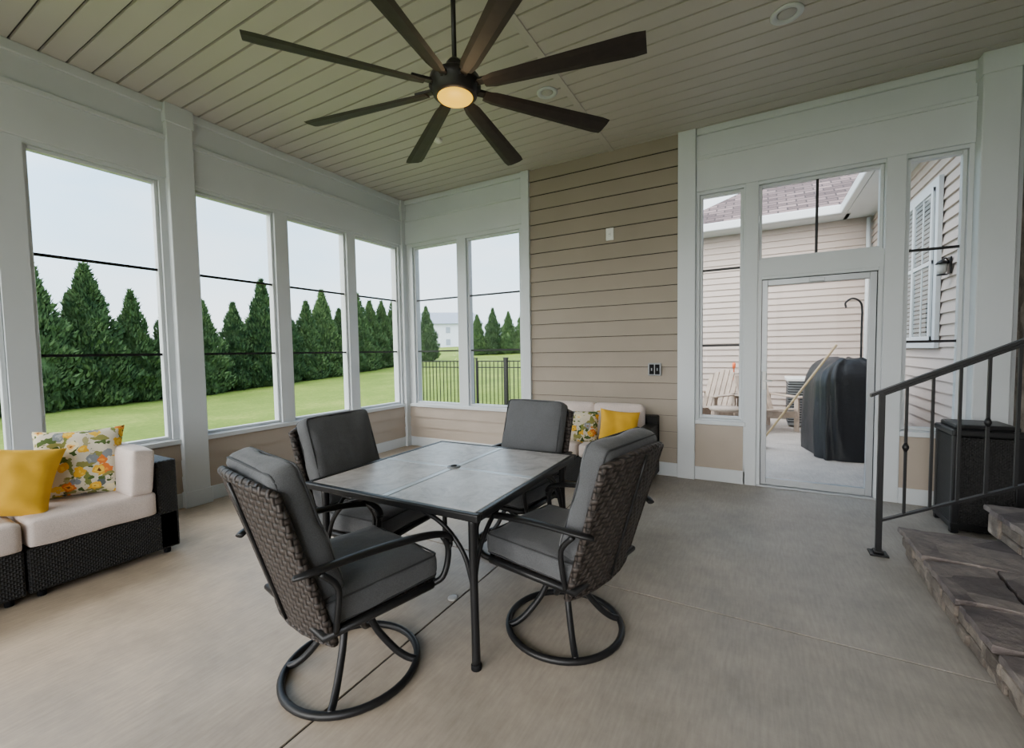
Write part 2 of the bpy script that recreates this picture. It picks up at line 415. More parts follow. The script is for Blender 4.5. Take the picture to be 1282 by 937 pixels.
# ---- far wall
b=MB()
Fw=[(-4.50,-3.68,ZS,ZT),(-3.53,-2.68,ZS,ZT),(-.54,-.135,.66,3.0),(0.0,.96,0,3.0),(1.11,1.49,.65,3.0)]
bx=wall_open(b,'x',XL-TH,XR+.2,YF,1,Fw)
bx(0,.96,0,TH,2.10,2.26,'trim')
for a0,a1 in((XL,-2.62),(-.57,1.52)):
    bx(a0,a1,-.022,0,3.03,3.38,'trim',.004)
    bx(a0,a1,-.035,0,3.60,ZC,'trim',.006)
    bx(a0,a1,-.036,0,3.35,3.385,'trim',.004)
bx(XL,-2.62,-.03,0,.60,.645,'trim',.004);bx(XL,-2.62,-.02,0,0,.14,'trim',.004)
b.siding((XL,YF),(1,0),(0,-1),-2.62-XL,.14,.60,.153,'knee',.016)
b.siding((-2.52,YF-.002),(1,0),(0,-1),1.77,.14,ZC,.178,'siding',.024,gap=.0045)
bx(-2.52,-.75,-.03,0,0,.15,'trim',.004)
bx(-2.63,-2.52,-.05,.01,0,ZC,'trim',.005)
bx(-.75,-.575,-.05,.01,0,ZC,'trim',.005)
for a0,a1 in((-.575,-.10),(1.10,1.52)):
    b.siding((a0,YF),(1,0),(0,-1),a1-a0,.14,.60,.153,'knee',.016)
    bx(a0,a1,-.03,0,.60,.645,'trim',.004);bx(a0,a1,-.02,0,0,.14,'trim',.004)
bx(-.12,-.005,-.02,0,0,3.03,'trim',.003);bx(.965,1.10,-.02,0,0,3.03,'trim',.003)
b.done('wall_far')
# ---- back wall (behind camera): unseen, openings enlarged nearly full height for more light
b=MB();Bw=[(XL+.12+i*1.27,XL+.12+i*1.27+1.15,.12,3.45) for i in range(5)]
bx=wall_open(b,'x',XL-TH,XR+.2,YB,-1,Bw);b.done('wall_back')
# ---- right wall (house)
b=MB()
b.box(XR,XR+.2,3.9,YF+.0,0,3.30,'riser');b.box(XR-.02,XR+.2,3.9,YF,3.30,ZC,'trim',.005,seg=1)
b.box(XR+.001,XR+.2,YB-.1,3.9,0,ZC,'siding')
b.siding((XR,YB),(0,1),(-1,0),3.9-YB,.14,ZC,.178,'siding',.02)
b.box(XR-.02,XR+.1,YB,3.9,0,.14,'trim',.004)
b.done('wall_right')
wi=[0]
def window(along,face,out,a0,a1,zs,zt,bars=(1.43,2.19),vbar=None,pane='vinyl'):
    wi[0]+=1;b=MB();t=.028
    def bx(u0,u1,d0,d1,z0,z1,m,bv=0):
        d0,d1=face+out*d0,face+out*d1
        if along=='y': b.box(d0,d1,u0,u1,z0,z1,m,bv,seg=1)
        else: b.box(u0,u1,d0,d1,z0,z1,m,bv,seg=1)
    e=.001
    bx(a0+e,a0+t,.03,.09,zs+e,zt-e,'trim',.003);bx(a1-t,a1-e,.03,.09,zs+e,zt-e,'trim',.003)
    bx(a0+t,a1-t,.03,.09,zs+e,zs+t,'trim',.003);bx(a0+t,a1-t,.03,.09,zt-t,zt-e,'trim',.003)
    for z in bars: bx(a0+t,a1-t,.045,.065,z-.011,z+.011,'black')
    if vbar: bx(vbar-.011,vbar+.011,.045,.065,zs+t,zt-t,'black')
    bx(a0+t,a1-t,.0545,.0555,zs+t,zt-t,pane)
    b.done('window_%d'%wi[0])
for a,c in Lwins: window('y',XL,-1,a,c,ZS,ZT)
for i,wn in enumerate(Fw[:3]): window('x',YF,1,*wn,bars=(1.43,2.22) if i==2 else (1.43,2.19))
window('x',YF,1,1.11,1.49,.65,3.0,bars=(1.43,2.22))
window('x',YF,1,0.0,.96,2.26,3.0,bars=(),vbar=.475)
# door
b=MB();D0,D1=YF+.02,YF+.07
b.box(.001,.03,YF-.01,YF+.12,0,2.099,'trim',.003);b.box(.93,.959,YF-.01,YF+.12,0,2.099,'trim',.003);b.box(.03,.93,YF-.01,YF+.12,2.07,2.099,'trim',.003)
b.box(.034,.085,D0,D1,.02,2.066,'alu',.004);b.box(.875,.926,D0,D1,.02,2.066,'alu',.004)
b.box(.085,.875,D0,D1,2.01,2.066,'alu',.004);b.box(.085,.875,D0,D1,.02,.085,'alu',.004)
b.box(.085,.875,YF+.043,YF+.046,.085,2.01,'glass')
for x in(.031,.927): b.box(x,x+.003,D0-.002,D0+.01,.02,2.066,'dark')
b.box(.03,.93,D0-.002,D0+.01,2.066,2.070,'dark')
b.box(0.001,.959,YF-.02,YF+.14,.0,.018,'alu',.003)
b.box(.045,.078,D0-.012,D0,.98,1.16,'plastic',.004);b.tube([(.062,D0-.01,1.07),(.062,D0-.045,1.07),(.13,D0-.05,1.07)],.008,'plastic',8)
b.box(.42,.54,D0-.02,D0,2.015,2.05,'alu',.004)
b.done('door_1')
b=MB();b.box(XR-.06,XR-.0215,2.35,3.45,.36,2.5,'trim',.006,seg=1);b.box(XR-.07,XR-.055,2.45,3.35,.40,2.4,'blind',.004);b.tube([(XR-.07,2.52,1.38),(XR-.11,2.52,1.38),(XR-.11,2.62,1.38)],.01,'black');b.done('door_2')
# ------------------------------------------------------------------ small fixtures
b=MB();b.box(-1.535,-1.445,YF-.034,YF-.014,2.66,2.80,'plastic',.005);b.box(-1.505,-1.475,YF-.038,YF-.032,2.70,2.76,'plastic',.003);b.box(-1.503,-1.477,YF-.0385,YF-.037,2.728,2.731,'groove');b.done('wall_switch')
b=MB();b.box(-1.06,-.92,YF-.045,YF-.014,1.11,1.25,'gray',.006);b.box(-1.045,-.995,YF-.05,YF-.04,1.125,1.235,'dark',.003);b.box(-.985,-.935,YF-.05,YF-.04,1.125,1.235,'dark',.003)
b.box(-1.026,-1.014,YF-.054,YF-.048,1.165,1.195,'gray',.002);b.box(-.966,-.954,YF-.054,YF-.048,1.165,1.195,'gray',.002);b.done('outlet_box')
def recessed(x,y,r):
    b=MB();b.lathe([(r,ZC-.001),(r,ZC-.008),(r*.86,ZC-.014),(r*.66,ZC-.010),(r*.62,ZC-.003),(r*.60,ZC-.002)],'trim',32)
    b.lathe([(r*.60,ZC-.0015),(r*.45,ZC-.006),(.002,ZC-.007)],'lens',32)
    o=b.done('recessed_light',(x,y,0));return o
recessed(.15,3.62,.10);recessed(-1.63,3.60,.09);recessed(-1.63,.6,.09);recessed(.15,.6,.10)
b=MB();b.lathe([(.045,ZC-.001),(.045,ZC-.02),(.02,ZC-.035),(.006,ZC-.036)],'plastic',20);b.done('smoke_detector',(-2.98,3.77,0))
b=MB();b.lathe([(.03,0),(.03,.006),(.022,.008),(.004,.008)],'lens',20);b.done('floor_drain',(-1.50,1.93,0))
# ------------------------------------------------------------------ ceiling fan
b=MB()
b.lathe([(.02,.74),(.075,.80),(.08,ZC-2.825)],'bronze',28)
b.tube([(0,0,.1),(0,0,.8)],.013,'bronze',12)
b.lathe([(.03,.15),(.045,.13),(.05,.09),(.10,.075),(.135,.05),(.14,.01),(.12,-.01),(.118,-.035),(.098,-.045)],'bronze',36)
b.lathe([(.097,-.044),(.09,-.052),(.06,-.062),(.003,-.065)],'lamp',32)
for k in range(8):
    a=.169+k*pi/4
    R=Matrix.Rotation(a,4,'Z')
    b.box(.10,.24,-.022,.022,.004,.020,'bronze',.004,X=R@Matrix.Rotation(math.radians(-8),4,'X'))
    for q in(-.012,.012):
        b.tube([(.13,q,.03),(.13,q,-.002)],.006,'bronze',8,X=R)
    T=R@Matrix.Rotation(math.radians(-13),4,'X')
    V=[];F=[];n=14
    for i in range(n+1):
        t=i/n;x=.17+t*.82;w=(.044+.024*t)
        if t<.06: w*=.75+.25*(t/.06)
        if t>.97: w*=.9
        for (yy,zz) in((-w,.0),(-w*.5,.004),(w*.5,.004),(w,0),(w*.5,-.006),(-w*.5,-.006)):
            V.append((x,yy,zz))
    for i in range(n):
        for j in range(6): F.append((i*6+j,i*6+(j+1)%6,(i+1)*6+(j+1)%6,(i+1)*6+j))
    F.append((5,4,3,2,1,0));F.append(tuple(n*6+j for j in range(6)))
    b.add(V,F,'blade',False,T)
b.done('ceiling_fan',(-1.439,1.978,2.825))
# ------------------------------------------------------------------ dining table
TX,TY,TZ=-1.575,2.065,.72
b=MB();hx,hy=.555,.60
fw=.032
b.box(-hx,hx,-hy,-hy+fw,-.035,0,'frame',.007);b.box(-hx,hx,hy-fw,hy,-.035,0,'frame',.007)
b.box(-hx,-hx+fw,-hy+fw,hy-fw,-.035,0,'frame',.007);b.box(hx-fw,hx,-hy+fw,hy-fw,-.035,0,'frame',.007)
b.box(-.02,.02,-hy+fw,hy-fw,-.03,-.001,'tablestrip',.003);b.box(-hx+fw,hx-fw,-.02,.02,-.03,-.0015,'tablestrip',.003)
for sx in(-1,1):
    for sy in(-1,1):
        b.box(*sorted((sx*.021,sx*(hx-fw-.001))),*sorted((sy*.021,sy*(hy-fw-.001))),-.025,-.002,'tile',.003)
b.lathe([(.04,-.03),(.04,.003),(.03,.006),(.012,.005)],'gray',24)
b.lathe([(.008,.004),(.02,.0075),(.003,.008)],'dark',16)
for sx in(-1,1):
    for sy in(-1,1):
        x,y=sx*(hx-.075),sy*(hy-.075)
        b.tube([(x,y,-.035),(x+sx*.0,y+sy*.0,-.25),(x+sx*.01,y+sy*.01,-.5),(x+sx*.015,y+sy*.015,-TZ+.008)],[.020,.019,.018,.020],'frame',12,4)
        b.lathe([(.024,-TZ),(.024,-TZ+.02),(.02,-TZ+.025)],'dark',12,c=(x+sx*.015,y+sy*.015))
        b.tube([(x,y,-.38),(x-sx*.05,y,-.22),(x-sx*.17,y,-.10),(x-sx*.34,y,-.045)],.011,'frame',8,5)
        b.tube([(x,y,-.38),(x,y-sy*.05,-.22),(x,y-sy*.17,-.10),(x,y-sy*.34,-.045)],.011,'frame',8,5)
b.box(-hx+.06,hx-.06,-hy+.065,-hy+.085,-.048,-.03,'frame',.004);b.box(-hx+.06,hx-.06,hy-.085,hy-.065,-.048,-.03,'frame',.004)
b.box(-hx+.065,-hx+.085,-hy+.06,hy-.06,-.048,-.03,'frame',.004);b.box(hx-.085,hx-.065,-hy+.06,hy-.06,-.048,-.03,'frame',.004)
b.done('dining_table',(TX,TY,TZ),math.radians(1))
# ------------------------------------------------------------------ swivel chairs
b=MB()
ring=[(.285*math.cos(a),.285*math.sin(a),.016) for a in np.linspace(0,2*pi,48,endpoint=False)]
b.tube(ring,.016,'frame',10,0,True)
for k in range(4):
    a=pi/4+k*pi/2;c_,s_=math.cos(a),math.sin(a)
    b.tube([(r*c_,r*s_,z) for r,z in((.035,.275),(.075,.245),(.12,.16),(.19,.075),(.24,.035),(.28,.02))],.0155,'frame',10,5)
b.lathe([(.045,.24),(.055,.25),(.055,.30),(.035,.31),(.035,.345)],'frame',20)
b.box(-.13,.13,-.12,.12,.335,.352,'frame',.005)
b.tube([(-.12,-.2,.36),(-.12,.2,.36)],.014,'frame');b.tube([(.12,-.2,.36),(.12,.2,.36)],.014,'frame')
b.tube([(-.27,-.24,.375),(.27,-.24,.375),(.28,.24,.375),(.24,.275,.372),(-.24,.275,.372),(-.28,.24,.375)],.017,'frame',10,0,True)
b.box(-.262,.262,-.235,.262,.370,.386,'weave')
b.cushion(.54,.54,.115,'cush',.035,.016,TR(0,.025,.445),'pipe',seed=1,wr=.006)
def bk(u,w,off):
    return (u*(.262+.012*w),-.235-.185*w+.045*u*u-off,.335+.60*w+.028*(1-u*u)*w)
V=[];F=[];n=14;mm=14
for off in(0,.024):
    for i in range(n+1):
        for j in range(mm+1): V.append(bk(-1+2*i/n,j/mm,off))
K=(n+1)*(mm+1)
for i in range(n):
    for j in range(mm):
        a=i*(mm+1)+j;f=(a,a+mm+1,a+mm+2,a+1);F.append(f);F.append(tuple(q+K for q in f[::-1]))
b.add(V,F,'weave',True)
per=[bk(-1,w,.012) for w in np.linspace(0,1,7)]+[bk(u,1,.012) for u in np.linspace(-.8,.8,7)]+[bk(1,w,.012) for w in np.linspace(1,0,7)]
per+= [bk(u,0,.012) for u in np.linspace(.8,-.8,5)]
b.tube(per,.018,'weave',10,0,True)
b.tube([bk(0,w,.028) for w in np.linspace(0.03,.97,6)],.007,'frame',8)
tilt=math.atan2(.185,.60)
b.cushion(.50,.545,.11,'cush',.035,.026,TR(0,-.262,.752,pi/2+tilt,0,0),'pipe',seed=4,wr=.008)
for s_ in(-1,1):
    x=s_*.305;q=-.022
    b.tube([(s_*.275,-.34,.66+q),(x,-.28,.672+q),(x,-.1,.668+q),(x,.08,.655+q),(x,.22,.635+q),(x,.30,.61+q),(x,.325,.575+q),(x,.315,.54+q)],[.018,.021,.024,.026,.026,.025,.022,.015],'frame',12,5,flat=.55,up=(0,0,1))
    b.tube([(x,.285,.61+q),(x,.315,.53),(x,.31,.46),(x-s_*.005,.285,.40),(s_*.275,.25,.375)],.014,'frame',10,4)
    b.tube([(x,-.26,.655+q),(x,-.20,.56),(x-s_*.01,-.20,.45),(s_*.275,-.20,.378)],.012,'frame',10,4)
ch=b.done('dining_chair',(-1.57,1.28,0),math.radians(-12))
copy(ch,(-.845,2.0,0),math.radians(90-12))
copy(ch,(-2.06,1.90,0),math.radians(-90+3))
copy(ch,(-1.53,2.71,0),math.radians(180-6))
# ------------------------------------------------------------------ sofas
b=MB()
xf,xb=-3.64,-4.50;y0,y1=-.80,1.51
for k,(a,c) in enumerate(((.755,1.51),(-.02,.745),(-.80,-.03))):
    b.box(xb,xf,a,c,.045,.31,'rattan',.012)
    b.box(xb,xb+.13,a,c,.30,.64,'rattan',.012)
    for px in(xf-.06,xb+.06):
        for py in(a+.06,c-.06): b.lathe([(.02,0),(.022,.05)],'dark',10,c=(px,py))
    yc=(a+c)/2-(.065 if k==0 else 0);ln=(c-a)-(.13 if k==0 else 0)
    b.cushion(.75,ln-.008,.165,'beige',.022,.012,TR(-3.995,yc,.393),seed=k)
    b.cushion(.12,ln-.02,.30,'beige',.04,.01,TR(-4.30,yc,.585,0,math.radians(-10),0),seed=k+5)
b.box(xb,xf,1.385,1.51,.045,.675,'rattan',.014)
b.cushion(.56,.13,.31,'beige',.022,.008,TR(-3.89,1.305,.625,math.radians(-5),0,0),seed=9)
b.done('rattan_sofa')
b=MB();b.pillow(.235,.235,.085,'floral');o=b.done('floral_throw_pillow');o.rotation_euler=Euler((math.radians(72),0,math.radians(62)));o.location=(-4.01,1.10,.70)
b=MB();b.pillow(.22,.22,.09,'yellow');o=b.done('yellow_throw_pillow');o.rotation_euler=(math.radians(62),math.radians(10),math.radians(66));o.location=(-3.92,.75,.67)
# loveseat
b=MB();x0,x1=-2.26,-.93;yf,yb=4.17,4.93
b.box(x0,x1,yf,yb,.05,.31,'rattan',.012);b.box(x0,x1,yb-.12,yb,.30,.68,'rattan',.012)
b.box(x0,x0+.12,yf,yb,.30,.60,'rattan',.014);b.box(x1-.12,x1,yf,yb,.30,.60,'rattan',.014)
for px in(x0+.06,x1-.06):
    for py in(yf+.06,yb-.06): b.lathe([(.02,0),(.022,.05)],'dark',10,c=(px,py))
cw=(x1-x0-.26)/2
for k in range(2):
    xc=x0+.13+cw*(k+.5)
    b.cushion(cw-.008,.64,.14,'beige',.03,.014,TR(xc,yf+.31,.38),seed=k)
    b.cushion(cw+.02,.36,.13,'beige',.045,.016,TR(xc,4.73,.63,math.radians(78),0,0),seed=k+3)
b.done('rattan_loveseat')
b=MB();b.pillow(.20,.19,.07,'floral');o=b.done('floral_throw_pillow');o.rotation_euler=(math.radians(66),0,math.radians(12));o.location=(-1.64,4.38,.585)
b=MB();b.pillow(.20,.20,.08,'yellow');o=b.done('yellow_throw_pillow');o.rotation_euler=(math.radians(66),math.radians(5),math.radians(14));o.location=(-1.23,4.38,.595)
# ------------------------------------------------------------------ stone steps
def slab(b,poly,z0,z1,m,jit=.012):
    pts=[]
    K=len(poly)
    for i in range(K):
        p=Vector(poly[i]);q=Vector(poly[(i+1)%K]);n=max(2,int((q-p).length/.04))
        for j in range(n):
            t=p.lerp(q,j/n);pts.append((t.x+random.uniform(-jit,jit),t.y+random.uniform(-jit,jit)))
    n=len(pts);cx=sum(p[0] for p in pts)/n;cy=sum(p[1] for p in pts)/n
    V=[];
    for sc,z in((.985,z0),(1.,z0+.006),(1.0,z1-.010),(.985,z1)):
        for x,y in pts: V.append((cx+(x-cx)*sc,cy+(y-cy)*sc,z+random.uniform(-.002,.002)))
    F=[]
    for l in range(3):
        for j in range(n): F.append((l*n+j,l*n+(j+1)%n,(l+1)*n+(j+1)%n,(l+1)*n+j))
    F.append(tuple(3*n+j for j in range(n)));F.append(tuple(range(n))[::-1])
    b.add(V,F,m)
def stones(b,x,y0,y1,z0,z1,axis='y',sgn=-1):
    a=y0
    while a<y1-.03:
        w=min(random.uniform(.12,.30),y1-a);two=random.random()<.6
        cuts=[z0,z0+(z1-z0)*random.uniform(.4,.6),z1] if two else [z0,z1]
        for i in range(len(cuts)-1):
            d=random.uniform(.0,.03)
            if axis=='y': b.box(x+sgn*d,x-sgn*.08,a+.005,a+w-.005,cuts[i]+.004,cuts[i+1]-.004,'riser',.012)
            else: b.box(a+.005,a+w-.005,x+sgn*d,x-sgn*.08,cuts[i]+.004,cuts[i+1]-.004,'riser',.012)
        a+=w
b=MB();SY0=1.5;XS=XR-.03
b.box(.90,XS,SY0+.05,3.70,0,.135,'mortar');b.box(1.36,XS,SY0+.05,3.92,0,.305,'mortar')
stones(b,.87,SY0,3.74,0,.137);stones(b,1.34,SY0,3.95,.17,.307);stones(b,3.72,.88,XS,0,.137,'x',1);stones(b,3.93,1.36,XS,0,.307,'x',1)
ycs=[SY0,1.95,2.42,2.80,3.30,3.80]
for i in range(5):
    a,c=ycs[i]+.007,ycs[i+1]-.007;s1=.05*(-1)**i
    if i%2==0: slab(b,[(.845,a+s1*.5),(1.38,a-s1*.5),(1.38,c+s1*.4),(.845,c-s1*.4)] if i<4 else [(.845,a+s1*.5),(1.38,a-s1*.5),(1.38,c),(.845,c)],.138,.172,'flag',.006)
    else:
        xm=1.10
        slab(b,[(.845,a-s1*.4),(xm-.008,a),(xm+.03,c),(.845,c+s1*.4)],.138,.172,'flag',.006);slab(b,[(xm+.01,a),(1.38,a+s1*.4),(1.38,c-s1*.4),(xm+.05,c)],.138,.170,'flag',.006)
ycs=[SY0,2.2,2.8,3.45,4.0]
for i in range(4):
    a,c=ycs[i]+.008,ycs[i+1]-.008
    slab(b,[(1.31,a),(XS,a),(XS,c),(1.31,c)],.308,.342,'flag',.006)
b.done('stone_steps')
# ------------------------------------------------------------------ stair railing
b=MB();RX,RY=.72,3.69;sl=.50
b.box(RX-.016,RX+.016,RY-.016,RY+.016,0,1.09,'black',.003)
b.box(RX-.05,RX+.05,RY-.05,RY+.05,0,.012,'black',.003)
b.box(RX-.028,RX+.028,RY-.028,RY+.028,.012,.03,'black',.006)
xe=1.70
def rail(z,w,h,xs):
    P=[(xs,z+sl*(xs-RX)),(xe,z+sl*(xe-RX))]
    V=[]
    for x,zz in P:
        for dy,dz in((-w,-h),(w,-h),(w,h),(-w,h)): V.append((x,RY+dy,zz+dz))
    b.add(V,[(0,1,2,3),(7,6,5,4),(0,4,5,1),(1,5,6,2),(2,6,7,3),(3,7,4,0)],'black')
rail(1.10,.024,.011,RX-.06);rail(1.075,.014,.01,RX);rail(.23,.014,.008,RX)
for k in range(7):
    x=RX+.125*(k+1)
    za,zb=.23+sl*(x-RX),1.08+sl*(x-RX)
    b.box(x-.0075,x+.0075,RY-.0075,RY+.0075,za,zb,'black')
    if k%3==0:
        zm=(za+zb)/2+.02
        b.lathe([(.008,zm-.03),(.018,zm-.005),(.018,zm+.005),(.008,zm+.03)],'black',10,c=(x,RY))
b.box(xe-.016,xe+.016,RY-.016,RY+.016,.345,1.09+sl*(xe-RX),'black',.003)
b.done('stair_railing')
# waste bin
b=MB();b.box(-.18,.18,-.18,.18,.02,.72,'rattan',.015);
for sx in(-1,1):
    for sy in(-1,1): b.box(sx*.165-.022,sx*.165+.022,sy*.165-.022,sy*.165+.022,0,.74,'black',.006)
b.box(-.195,.195,-.195,.195,.725,.775,'black',.012);b.box(-.17,.17,-.17,.17,.77,.81,'black',.02);b.box(-.19,.19,-.19,.19,.04,.08,'black',.006)
b.done('wicker_trash_bin',(1.45,4.54,0),0)
# ------------------------------------------------------------------ exterior
def gz(x,y): return -.2+.05*max(0,y-10)+(.04*noise.noise(Vector((x*.2,y*.2,0))) if y>11 or x<-7 else 0)
b=MB();V=[];F=[];gx=np.linspace(-110,60,86);gy=np.linspace(-50,130,91)
for x in gx:
    for y in gy: V.append((x,y,min(gz(x,y),6)))
n=len(gy)
for i in range(len(gx)-1):
    for j in range(n-1): F.append((i*n+j,(i+1)*n+j,(i+1)*n+j+1,i*n+j+1))
b.add(V,F,'grass',True);b.done('lawn')
b=MB()
for x0,x1 in((-2.4,-.3),(-.29,1.79)):
    for y0,y1 in((YF+.17,7.4),(7.41,10.0)): b.box(x0,x1,y0,y1,-.18,-.005,'patio',.004,seg=1)
b.done('patio')
# trees
def tree(seed):
    r=np.random.RandomState(seed);b=MB()
    prof=[(.50,.0),(.88,.25),(.95,.8),(.86,1.6),(.66,2.5),(.43,3.3),(.24,4.0),(.11,4.45),(.02,4.75)]
    b.lathe([(p*.74,z) for p,z in prof],'leaf',14)
    ps=np.array(prof);V=[];F=[];ph=r.rand(8)*6
    for i in range(11000):
        z=4.8*(1-math.sqrt(r.rand()));z=max(.03,z) if r.rand()>.15 else r.rand()*4.7
        a=r.rand()*2*pi
        R0=np.interp(z,ps[:,1],ps[:,0])
        lump=1+.18*math.sin(3*a+ph[0]+z*1.3)+.14*math.sin(5*a+z*3.1+ph[1])+.14*math.sin(7*z+ph[2]+2*a)
        rr=R0*lump*(.74+.40*r.rand())
        c=Vector((rr*math.cos(a),rr*math.sin(a),z))
        d=Vector((math.cos(a)*.6+r.randn()*.25,math.sin(a)*.6+r.randn()*.25,.9+r.randn()*.25)).normalized()
        s_=d.cross(Vector((r.randn(),r.randn(),r.randn()))).normalized()
        l=.07+.12*r.rand();w=.024+.028*r.rand();o=len(V)
        V+=[c-d*l*.5,c+s_*w,c+d*l,c-s_*w];F.append((o,o+1,o+2,o+3))
    b.add(V,F,'leaf',False)
    b.lathe([(.07,-.2),(.06,.3)],'wood',8)
    return b.done('arborvitae_tree')
T=[tree(i) for i in range(4)]
pos=[]
y=-7.
while y<24.5:
    pos.append((-18.6-.20*y+random.uniform(-.25,.25),y));y+=random.uniform(1.25,1.65)
pos.append((-24.2,28.4))
for i in range(1,9): pos.append((-26.0+i*1.35,36+i*.75+random.uniform(-.2,.2)))
for i,(x,y) in enumerate(pos):
    s_=random.uniform(.84,1.10)*(1.0 if y<30 else .95)
    rz=random.uniform(0,6.28)
    if i<4: o=T[i];o.location=(x,y,gz(x,y));o.scale=(s_,)*3
    else: copy(T[i%4],(x,y,gz(x,y)-.02),rz,(s_*random.uniform(.88,1.12),s_*random.uniform(.88,1.12),s_))
# fence
b=MB();FYY=9.0;zt=1.20;zb=-.2
def fseg(x0,x1):
    for z in(zt-.02,zt-.17,zb+.12): b.box(x0,x1,FYY-.014,FYY+.014,z-.014,z+.014,'black')
    x=x0+.06
    while x<x1-.03:
        b.box(x-.009,x+.009,FYY-.009,FYY+.009,zb+.04,zt,'black');x+=.115
def fpost(x,w=.03): b.box(x-w,x+w,FYY-w,FYY+w,zb-.0,zt+.05,'black',.004);b.box(x-w-.008,x+w+.008,FYY-w-.008,FYY+w+.008,zt+.05,zt+.07,'black',.004)
fpost(-8.25)
fseg(-8.22,-6.25);fpost(-6.21,.045);fseg(-6.1,-5.28);fpost(-6.08,.02);fpost(-5.24,.045);fseg(-5.2,-3.3);fpost(-3.3);fseg(-3.27,-2.45);fpost(-2.44)
b.done('aluminium_fence')
# distant house
b=MB()
b.box(-7,7,-5,5,0,5.2,'distwall')
V=[(-7.5,-5.6,5.1),(7.5,-5.6,5.1),(7.5,5.6,5.1),(-7.5,5.6,5.1),(-6.0,0,7.6),(6.0,0,7.6)]
b.add(V,[(0,1,5,4),(2,3,4,5),(0,4,3),(1,2,5),(0,3,2,1)],'distroof')
for x in(-5,-2,1,4,6): 
    for z in(1.2,3.4): b.box(x-.4,x+.4,-5.05,-4.98,z,z+1.1,'distwin')
b.done('distant_house',(-53,67,1.6),math.radians(38))
# house wing
YW=10.2;XE=1.86
b=MB()
b.siding((-1.7,YW),(1,0),(0,-1),XE+1.7,0,3.75,.125,'extsiding',.026)
b.box(-1.7,XE+5,YW,YW+8,-.15,3.8,'extsiding')
b.box(-1.72,-1.62,YW-.035,YW+.02,0,3.75,'trim')
b.box(XE-.08,XE,YW-.035,YW+.02,0,3.75,'trim')
ye=YW-.45;ze=3.78;xl=-2.1
b.box(xl,XE-.45,ye,YW+.02,3.74,3.77,'trim')
b.box(xl,XE-.5,ye-.10,ye,3.74,3.90,'trim',.02)
b.box(xl-.1,xl,ye-.1,YW+8,3.74,3.90,'trim',.02)
run=4.5;k=.66
V=[(xl,ye,ze+.06),(xl+run,ye+run,ze+run*k),(8,ye+run,ze+run*k),(8,ye,ze+.06),(xl,ye+2*run,ze+.06),(8,ye+2*run,ze+.06)]
b.add(V,[(0,3,2,1),(0,1,4),(1,2,5,4)],'shingle')
b.done('house_wing')
b=MB()
b.siding((XE-.06,YF+.16),(0,1),(-1,0),YW-YF-.16,0,3.75,.125,'extsiding',.026)
b.box(XE-.06,XE+.2,YF+.16,YW-.04,-.15,3.8,'extsiding')
xe2=XE-.06-.45
b.box(xe2,XE,YF+.50,YW-.04,3.74,3.77,'trim');b.box(xe2-.10,xe2,YF+.50,YW-.55,3.74,3.90,'trim',.02)
V=[(xe2,YF+.5,3.84),(xe2,YW-.3,3.84),(xe2+4,YW-.3,3.84+4*k),(xe2+4,YF+.5,3.84+4*k)]
b.add(V,[(0,1,2,3)],'shingle')
b.tube([(XE-.14,YW-.12,3.7),(XE-.14,YW-.12,.1)],.035,'trim',8)
b.done('house_side_wall')
xw=XE-.06-.022
b=MB();wy0,wy1,wz0,wz1=6.72,8.12,1.45,3.18
def wbx(d0,d1,y0,y1,z0,z1,m,bv=.004): b.box(xw-d1,xw-d0,y0,y1,z0,z1,m,bv,seg=1)
wbx(.0,.045,wy0-.09,wy1+.09,wz0-.09,wz1+.10,'trim')
wbx(.04,.048,wy0,wy1,wz0,wz1,'dark',0)
for i in range(int((wz1-wz0)/.055)): wbx(.047,.052,wy0+.02,wy1-.02,wz0+i*.055,wz0+i*.055+.038,'blind',0)
for y_ in(wy0,(wy0+wy1)/2-.03,wy1-.05): wbx(.045,.07,y_,y_+.06,wz0,wz1,'trim')
for z_ in(wz0,(wz0+wz1)/2,wz1-.05): wbx(.045,.068,wy0,wy1,z_,z_+.05,'trim')
wbx(.045,.060,(wy0+wy1)/4+(wy0)/2,(wy0+wy1)/4+wy0/2+.02,wz0,wz1,'trim')
wbx(.045,.060,(wy0+wy1)/4+(wy1)/2,(wy0+wy1)/4+wy1/2+.02,wz0,wz1,'trim')
wbx(.0525,.0540,wy0+.05,wy1-.05,wz0+.04,wz1-.04,'glass',0)
b.done('window_20')
b=MB();b.box(-.015,0,-.05,.05,-.09,.09,'black',.006);b.tube([(-.015,0,.04),(-.04,0,.08),(-.065,0,.05)],.008,'black',8,5)
b.lathe([(.06,.02),(.04,.045),(.01,.065)],'black',16,c=(-.065,0));b.lathe([(.025,-.09),(.038,-.06),(.045,.01),(.035,.02)],'lens',16,c=(-.065,0));b.lathe([(.045,-.10),(.045,-.09),(.02,-.085)],'black',16,c=(-.065,0))
o=b.done('wall_lantern',(xw-.003,6.36,2.24))
